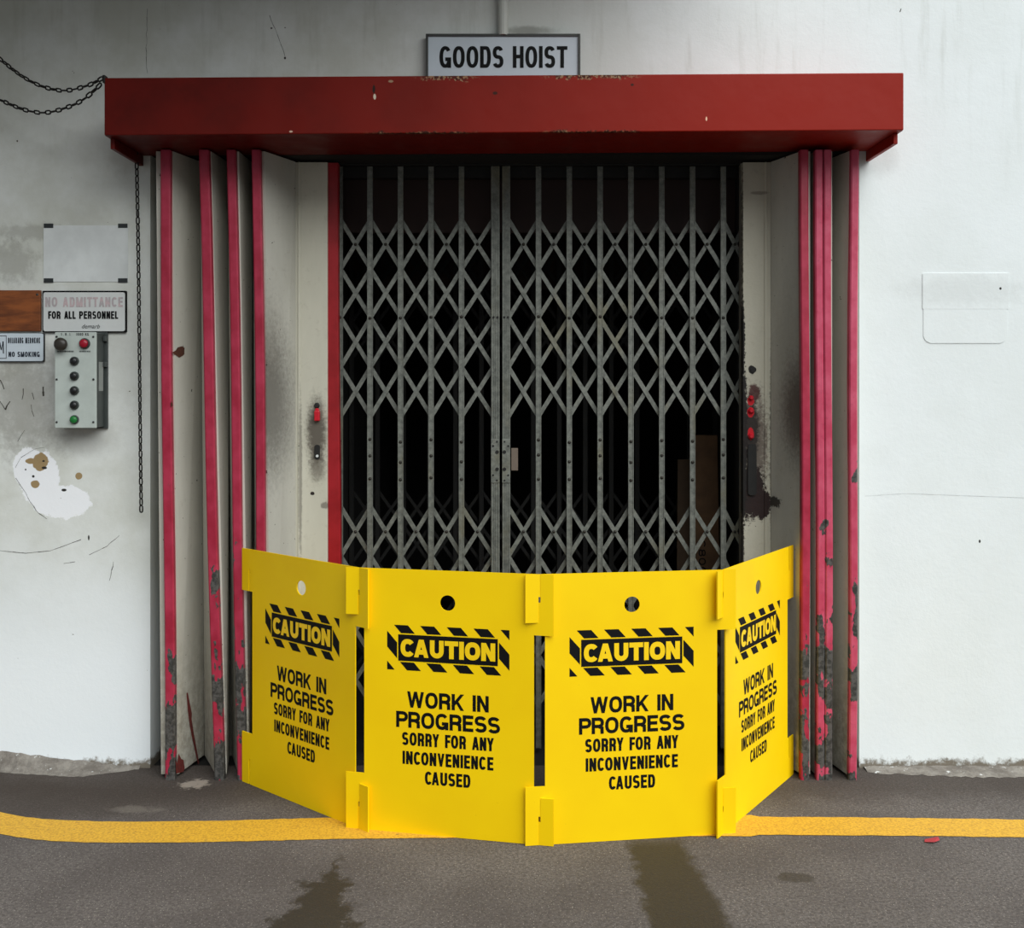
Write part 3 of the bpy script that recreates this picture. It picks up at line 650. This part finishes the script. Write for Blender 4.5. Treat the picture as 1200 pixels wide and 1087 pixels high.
# inner gate of the hoist car, faint in the dark
YI = 5.6; s2 = F/YI
ig = thing('inner_gate', 'dim inner lattice gate in the darkness behind the front gate', 'gate', (.1, YI, 0))
top = wz(575,YI); per = .19; hi = wz(250,YI)
rows2 = [(top-per*k, top-per*(k+1)) for k in range(5)]+[(hi-per*k, hi-per*(k+1)) for k in range(4)]
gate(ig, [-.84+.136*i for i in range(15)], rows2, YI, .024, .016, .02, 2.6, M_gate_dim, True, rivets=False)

# boards stored inside, leaning on the right of the shaft
Yb = 5.0
def board(px0, px1, pyt, Y, lean, mat, label, z0=0.0):
    x0, x1 = wx(px0,Y), wx(px1,Y); z1 = wz(pyt,Y)
    o = solo('wooden_board', B(x0, x1, Y, Y+.02, 0, z1, .002, lambda v: Vector((v.x+lean*v.z, v.y+.08*v.z, v.z))), mat, ((x0+x1)/2, Y, 0), label, 'board', 'boards stored behind the gate')
    return o
b_a = board(818, 846, 511, 5.05, .0, M_board, 'tallest brown board leaning behind the gate at right, with dark stencilled characters')
b_b = board(792, 820, 540, 5.2, .02, simple('dull_brown_board', (70,52,34), .8), 'shorter dull brown board leaning behind the gate, left of the tallest')
bm = bmesh.new(); put_text(bm, 'C8000', 0, 0, .20, .034, .16, .25, lambda u, v: Vector((wx(826,5.04)+v, 5.05-.002+.08*(wz(660,5.05)-u), wz(660,5.05)-u)))
part('lettering', bm, M_ink, b_a)

# ------------------------------------------------------------------ caution barrier
H = .95; PIT = .667
J = {}
for k, px, py in (('L',421,971),('C',632,990),('R',847,977)):
    s_ = (py-HY)/1.7; J[k] = Vector(((px-600)/s_*H, F*H/s_))
OLd = (Vector((-1.066, 4.322))-J['L']).normalized(); ORd = (Vector((1.14, 4.39))-J['R']).normalized()
ptsJ = [J['L']+OLd*PIT, J['L'], J['C'], J['R'], J['R']+ORd*PIT]
print('pitches', [(b-a).length for a, b in zip(ptsJ, ptsJ[1:])], ptsJ)
X_, TW, MI = .050, .767, .070                                  # slot offset, panel width, inset of the waist
out = [(0,0),(X_-.004,0),(X_-.004,.10),(X_+.004,.10),(X_+.004,0),(TW,0),(TW,.165),(TW-X_+.004,.165),(TW-X_+.004,.08),(TW-X_-.004,.08),(TW-X_-.004,.165),(TW-MI,.165),
       (TW-MI,.735),(TW,.735),(TW,.95),(TW-X_+.004,.95),(TW-X_+.004,.85),(TW-X_-.004,.85),(TW-X_-.004,.95),(0,.95),(0,.78),(X_-.004,.78),(X_-.004,.87),(X_+.004,.87),(X_+.004,.78),(MI,.78),(MI,.205),(0,.205)]
bm = bmesh.new(); TH = .005
def loop_edges(pts):
    vs = [bm.verts.new((x, -TH/2, z)) for x, z in pts]
    return [bm.edges.new((vs[i], vs[(i+1) % len(vs)])) for i in range(len(vs))]
hole = [(TW/2+.028*math.cos(2*math.pi*i/28), .95-.115+.028*math.sin(2*math.pi*i/28)) for i in range(28)]
es = loop_edges(out)+loop_edges(hole)
bmesh.ops.triangle_fill(bm, use_beauty=True, use_dissolve=False, edges=es)
bmesh.ops.recalc_face_normals(bm, faces=bm.faces[:])
if bm.faces[0].normal.y > 0: bmesh.ops.reverse_faces(bm, faces=bm.faces[:])
ret = bmesh.ops.extrude_face_region(bm, geom=bm.faces[:])
for v in [v for v in ret['geom'] if isinstance(v, bmesh.types.BMVert)]: v.co.y += TH
bmesh.ops.recalc_face_normals(bm, faces=bm.faces[:])
panel_me = mesh_of(bm, 'panel', M_yel)
CX = TW/2
def pm_(texts, mat, name, off=.0006):
    bm = bmesh.new()
    for (s_, cz, wd, h_, t_, gp) in texts: put_text(bm, s_, CX, H-cz, wd, h_, t_, gp, lambda u, v: (u, -TH/2-off, v))
    return mesh_of(bm, name, mat)
lines = [('WORK IN',.467,.302,.058,.205,.075),('PROGRESS',.540,.384,.058,.205,.075),('SORRY FOR ANY',.609,.340,.047,.20,.085),('INCONVENIENCE',.677,.336,.047,.20,.085),('CAUSED',.745,.168,.047,.20,.085)]
line_me = [pm_([l], M_ink, 'lettering') for l in lines]
cau_me = pm_([('CAUTION',.282,.350,.064,.270,.055)], M_yelp, 'caution_word', .0020)
bx0, bx1, bz0, bz1 = CX-.184, CX+.184, H-.282-.0475, H-.282+.0475
bm = bmesh.new(); poly(bm, [(bx0,-TH/2-.001,bz0),(bx1,-TH/2-.001,bz0),(bx1,-TH/2-.001,bz1),(bx0,-TH/2-.001,bz1)]); box_me = mesh_of(bm, 'caution_box', M_ink)
# stripes clipped to the ring between the outer rectangle and the box margin
def clip(pl, ax, lim, keep_less):
    out = []
    for i in range(len(pl)):
        a, b = pl[i], pl[(i+1) % len(pl)]; ia = (a[ax] < lim) == keep_less; ib = (b[ax] < lim) == keep_less
        if ia: out.append(a)
        if ia != ib:
            k = (lim-a[ax])/(b[ax]-a[ax]); out.append((a[0]+(b[0]-a[0])*k, a[1]+(b[1]-a[1])*k))
    return out
def stripes():
    bm = bmesh.new(); ox0, ox1, oz0, oz1 = CX-.226, CX+.226, H-.282-.081, H-.282+.081; mg = .0045
    ix0, ix1, iz0, iz1 = bx0-mg, bx1+mg, bz0-mg, bz1+mg
    per, bw, sl_ = .0985, .052, .91
    for k in range(-3, 8):
        xt = ox0+.026+per*k                                    # where the band meets the top edge
        hgt = oz1-oz0
        band = [(xt, oz1), (xt+bw, oz1), (xt+bw+hgt*sl_, oz0), (xt+hgt*sl_, oz0)]
        for (a0, a1, c0, c1) in ((ox0,ox1,iz1,oz1),(ox0,ox1,oz0,iz0),(ox0,ix0,iz0,iz1),(ix1,ox1,iz0,iz1)):
            pl = band
            for ax, lim, kl in ((0,a0,False),(0,a1,True),(1,c0,False),(1,c1,True)):
                if pl: pl = clip(pl, ax, lim, kl)
            if pl and len(pl) > 2: poly(bm, [(x, -TH/2-.0006, z) for x, z in pl])
    return mesh_of(bm, 'hazard_stripes', M_ink)
str_me = stripes()
br = thing('caution_barrier', 'yellow four-panel folding caution barrier standing in front of the gate', 'barrier', (J['C'].x, J['C'].y, 0))
labs = ['leftmost panel angled back to the left', 'left middle panel facing forward', 'right middle panel facing forward', 'rightmost panel angled back to the right']
for i in range(4):
    a, b = ptsJ[i], ptsJ[i+1]; d = (b-a).normalized(); o2 = a-d*X_
    ang = math.atan2(d.y, d.x)
    p = inst('panel', panel_me, (o2.x, o2.y, .001), (0, 0, ang), br, labs[i])
    for nm, me in [('lettering', q) for q in line_me]+[('caution_box', box_me), ('caution_word', cau_me), ('hazard_stripes', str_me)]:
        o = bpy.data.objects.new(nm, me); link(o, p); W[o] = W[p]

# ------------------------------------------------------------------ chains
def link_mesh():
    bm = bmesh.new(); n, k = 14, 5; L, Wd, r = .0125, .0066, .0033; path = []
    for i in range(n):
        t = 2*math.pi*i/n; c_, s_ = math.cos(t), math.sin(t)
        path.append((Vector((Wd*c_, 0, Wd*s_+math.copysign(L-.0055, s_ if abs(s_) > 1e-6 else 0) if abs(s_) > 1e-6 else 0)), Vector((c_, 0, s_))))
    rings = []
    for p, nn in path:
        rings.append([bm.verts.new(p+nn*r*math.cos(2*math.pi*j/k)+Vector((0,1,0))*r*math.sin(2*math.pi*j/k)) for j in range(k)])
    for i in range(n):
        a, b = rings[i], rings[(i+1) % n]
        for j in range(k): bm.faces.new((a[j], a[(j+1)%k], b[(j+1)%k], b[j]))
    bmesh.ops.recalc_face_normals(bm, faces=bm.faces[:])
    return mesh_of(bm, 'chain_link', M_chain, True)
lm = link_mesh()
def chain(name, label, pts, pitch=.0285):
    P_ = []                                                      # Catmull-Rom through the points
    q = [pts[0]*2-pts[1]]+pts+[pts[-1]*2-pts[-2]]
    for i in range(1, len(q)-2):
        for s_ in range(24):
            t = s_/24; a, b, c_, d = q[i-1], q[i], q[i+1], q[i+2]
            P_.append(.5*((2*b)+(c_-a)*t+(2*a-5*b+4*c_-d)*t*t+(3*b-a-3*c_+d)*t**3))
    P_.append(pts[-1])
    root = thing(name, label, 'chain', P_[-1]); acc = 0; k = 0; last = P_[0]; nxt = 0; tot = 0
    for a, b in zip(P_, P_[1:]):
        L = (b-a).length
        while nxt <= tot+L:
            p = a+(b-a)*((nxt-tot)/L); d = (b-a).normalized()
            qd = d.to_track_quat('Z', 'Y'); e = (qd.to_matrix() @ Matrix.Rotation(math.radians(20 if k % 2 else 110)+random.uniform(-.2,.2), 3, 'Z')).to_euler()
            inst('chain_link', lm, p, e, root); nxt += pitch; k += 1
        tot += L
    return root
c1 = chain('steel_chain', 'upper of two dark chains sagging from the left end of the red canopy', [P(-60,20,4.44),P(-30,42,4.40),P(0,69,4.35),P(27,90,4.3),P(52,102,4.27),P(77,106,4.23),P(103,100,4.18),P(121,91,4.14)])
c2 = chain('steel_chain', 'lower of two dark chains sagging from the left end of the red canopy', [P(-60,85,4.44),P(-30,103,4.40),P(0,117,4.35),P(27,128,4.3),P(50,132,4.27),P(72,128,4.23),P(97,117,4.18),P(121,96,4.14)])
c3 = chain('steel_chain', 'dark chain hanging straight down the wall beside the control box', [P(160,178,4.43),P(162,290,4.43),P(163.5,420,4.43),P(164.5,520,4.43),P(165.5,597,4.43)])
bm = bmesh.new(); box(bm, xl-.006, xl+.004, YF-.004, YF+.03, wz(97,YF), wz(88,YF), .002); part('hook', bm, M_chain, c1)

# ------------------------------------------------------------------ poster ghost with tape, signs, control box
Y = 4.497
pg = thing('poster_patch', 'blank pale rectangle on the wall with black tape at its four corners', 'poster', (wx(100,Y), YW, wz(331,Y)))
part('sheet', B(wx(51,Y), wx(150,Y), Y, Y+.003, wz(330,Y), wz(264,Y)), M_paper, pg)
for px, py in ((51.5,262),(138.5,262),(51.5,326),(138.5,326)):
    part('tape', B(wx(px,Y), wx(px+11,Y), Y-.002, Y, wz(py+5,Y), wz(py,Y)), M_tape, pg)
Y = 4.487
s1 = thing('no_admittance_sign', 'white sign reading FOR ALL PERSONNEL under faded NO ADMITTANCE', 'sign', (wx(99,Y), YW, wz(389,Y)))
bm = bmesh.new(); slab(bm, rrect(wx(49.5,Y), wx(148,Y), wz(389.5,Y), wz(340.5,Y), .006), Y+.001, YW-.001); part('backing', bm, M_ink, s1, 'dark backing edge')
bm = bmesh.new(); slab(bm, rrect(wx(51,Y), wx(146.5,Y), wz(388,Y), wz(342.5,Y), .008), Y-.002, Y+.001); part('plate', bm, M_sign2, s1)
wall_text(s1, 'NO ADMITTANCE', 53, 144, 348, 359.5, Y-.0035, .20, .12, M_faint)
wall_text(s1, 'FOR ALL PERSONNEL', 56.5, 138.5, 364.5, 373.5, Y-.0035, .20, .09, M_ink)
def small_text(txt, px0, px1, pyb, Y, mat, parent, shear=0):
    cu = bpy.data.curves.new('t', 'FONT'); cu.body = txt; cu.shear = shear; cu.resolution_u = 2
    to = bpy.data.objects.new('t', cu); S.collection.objects.link(to); bpy.context.view_layer.update()
    me = bpy.data.meshes.new_from_object(to.evaluated_get(bpy.context.evaluated_depsgraph_get()))
    bpy.data.objects.remove(to)
    xs_ = [v.co.x for v in me.vertices]; k = (wx(px1,Y)-wx(px0,Y))/(max(xs_)-min(xs_)); bm = bmesh.new(); bm.from_mesh(me)
    for v in bm.verts: v.co = Vector((wx(px0,Y)+(v.co.x-min(xs_))*k, Y, wz(pyb,Y)+v.co.y*k))
    return part('lettering', bm, mat, parent)
small_text('demarb', 96, 117, 384.5, Y-.0035, M_tape, s1, .3)
pw = thing('plywood_board', 'brown varnished plywood board left of the personnel sign', 'board', (wx(0,Y), YW, wz(388,Y)))
part('panel', B(wx(-50,Y), wx(47.5,Y), Y-.002, YW-.001, wz(388,Y), wz(340,Y), .002), M_ply, pw)
bm = bmesh.new(); dome(bm, (wx(44,Y), wz(345,Y)), [(.005,Y-.002),(.005,Y-.004),(.002,Y-.006)], 10); part('screw', bm, M_frame, pw)
s3 = thing('no_smoking_sign', 'small white sign reading DILARANG MEROKOK and NO SMOKING', 'sign', (wx(20,Y), YW, wz(423,Y)))
bm = bmesh.new(); slab(bm, rrect(wx(-42,Y), wx(51.5,Y), wz(424,Y), wz(390,Y), .008), Y+.001, YW-.001); part('backing', bm, M_tape, s3)
bm = bmesh.new(); slab(bm, rrect(wx(-41.5,Y), wx(50.8,Y), wz(423,Y), wz(390.5,Y), .008), Y-.002, Y+.001); part('plate', bm, M_sign, s3)
wall_text(s3, 'DILARANG MEROKOK', 9.5, 47, 395.5, 402, Y-.0035, .15, .12, M_ink2)
wall_text(s3, 'NO SMOKING', 10, 46.5, 412, 418, Y-.0035, .20, .12, M_ink2)
bm = bmesh.new()
for a in ((-36,-35.4,393,420),(7,7.6,393,420)): poly(bm, [P(a[0],a[2],Y-.0035),P(a[0],a[3],Y-.0035),P(a[1],a[3],Y-.0035),P(a[1],a[2],Y-.0035)])
for a in ((393,393.6),(419.4,420)): poly(bm, [P(-36,a[0],Y-.0035),P(-36,a[1],Y-.0035),P(7.6,a[1],Y-.0035),P(7.6,a[0],Y-.0035)])
ribbon3(bm, [(wx(-4,Y),wz(415,Y)),(wx(0,Y),wz(401,Y)),(wx(2,Y),wz(410,Y)),(wx(4,Y),wz(400,Y)),(wx(4.5,Y),wz(414,Y))], .005, Y-.0035)
part('picture_panel', bm, M_ink2, s3)

YC = 4.39
cb = thing('control_box', 'grey hoist push-button control box on the wall below the personnel sign', 'control box', (wx(88,YC), YW, wz(502,YC)))
x0, x1, z0, z1 = wx(64,YC), wx(112,YC), wz(501.5,YC), wz(389,YC)
part('housing', B(x0+.002, x1, YC+.012, YW-.001, z0+.002, z1-.002, .004), M_boxside, cb, 'dark side housing')
part('face_plate', B(x0, x1+.002, YC, YC+.012, z0, z1, .003), M_box, cb)
part('base_flange', B(x0-.004, x1+.012, YW-.014, YW-.001, z0-.006, z1+.004, .002), M_boxside, cb)
xs2 = x1+.0026
part('side_label', B(x1-.001, x1+.0008, YC+.034, YW-.030, wz(458,4.44), wz(424,4.44)), simple('worn_grey_label', (150,154,150), .5), cb)
for py in (395, 425): part('lug', B(x1, x1+.014, YW-.035, YW-.012, wz(py+5,4.47), wz(py-1,4.47), .003), M_boxside, cb)
def button(px, py, rr, mat, depth=.018, label=None, mush=False):
    c_ = (wx(px,YC), wz(py,YC)); bm = bmesh.new()
    if not mush: dome(bm, c_, [(rr*1.28,YC),(rr*1.28,YC-.006),(rr*1.15,YC-.009)], 22); part('button_bezel', bm, M_boxside, cb)
    bm = bmesh.new()
    if mush: dome(bm, c_, [(rr*.6,YC),(rr*.6,YC-.018),(rr,YC-.021),(rr*1.02,YC-.030),(rr*.85,YC-.038),(rr*.4,YC-.042)], 24)
    else: dome(bm, c_, [(rr,YC-.008),(rr,YC-depth),(rr*.8,YC-depth-.004)], 22)
    part('button', bm, mat, cb, label, True)
button(74.2, 403.5, .0265, M_mush, mush=True, label='large brown-black mushroom stop button')
button(99.5, 402.5, .0175, M_rbtn, .016, 'red button')
for py in (423, 440.5, 457.5, 474.5): button(87.5, py, .0145, M_blk, .014)
button(87.5, 491.5, .0145, M_gbtn, .014, 'green button')
for px in (66.5, 109.5):
    for py in (394.5, 444.5, 494.5):
        bm = bmesh.new(); dome(bm, (wx(px,YC), wz(py,YC)), [(.0045,YC),(.0045,YC-.002),(.002,YC-.004)], 10); part('screw', bm, M_blk, cb)
wall_text(cb, 'S.W.L', 71.5, 82.5, 389.9, 393, YC-.0012, .16, .5, M_tape)
wall_text(cb, '3000 KG', 89, 104, 389.9, 393, YC-.0012, .18, .2, M_tape)
for px0, px1 in ((67,86),(93,105.5)):
    bm = bmesh.new(); rnd = random.Random(3)
    x = px0
    while x < px1:
        wd = rnd.uniform(.5, 1.4); poly(bm, [P(x,410.8,YC-.0012),P(x,412.4,YC-.0012),P(x+wd,412.4,YC-.0012),P(x+wd,410.8,YC-.0012)]); x += wd+.5
    part('caption', bm, M_tape, cb)
# small scrap of red on the road
bm = bmesh.new(); Ys = F*CAMH/(986-HY); c0 = Vector(((1092-600)*Ys/F, Ys, .004))
poly(bm, [c0+Vector(v) for v in ((-.03,-.01,0),(0,-.022,.004),(.028,0,.002),(.03,.02,.006),(0,.014,.003),(-.02,.012,0))])
solo('paper_scrap', bm, M_petal, c0, 'small red scrap lying on the asphalt near the yellow line', 'litter')
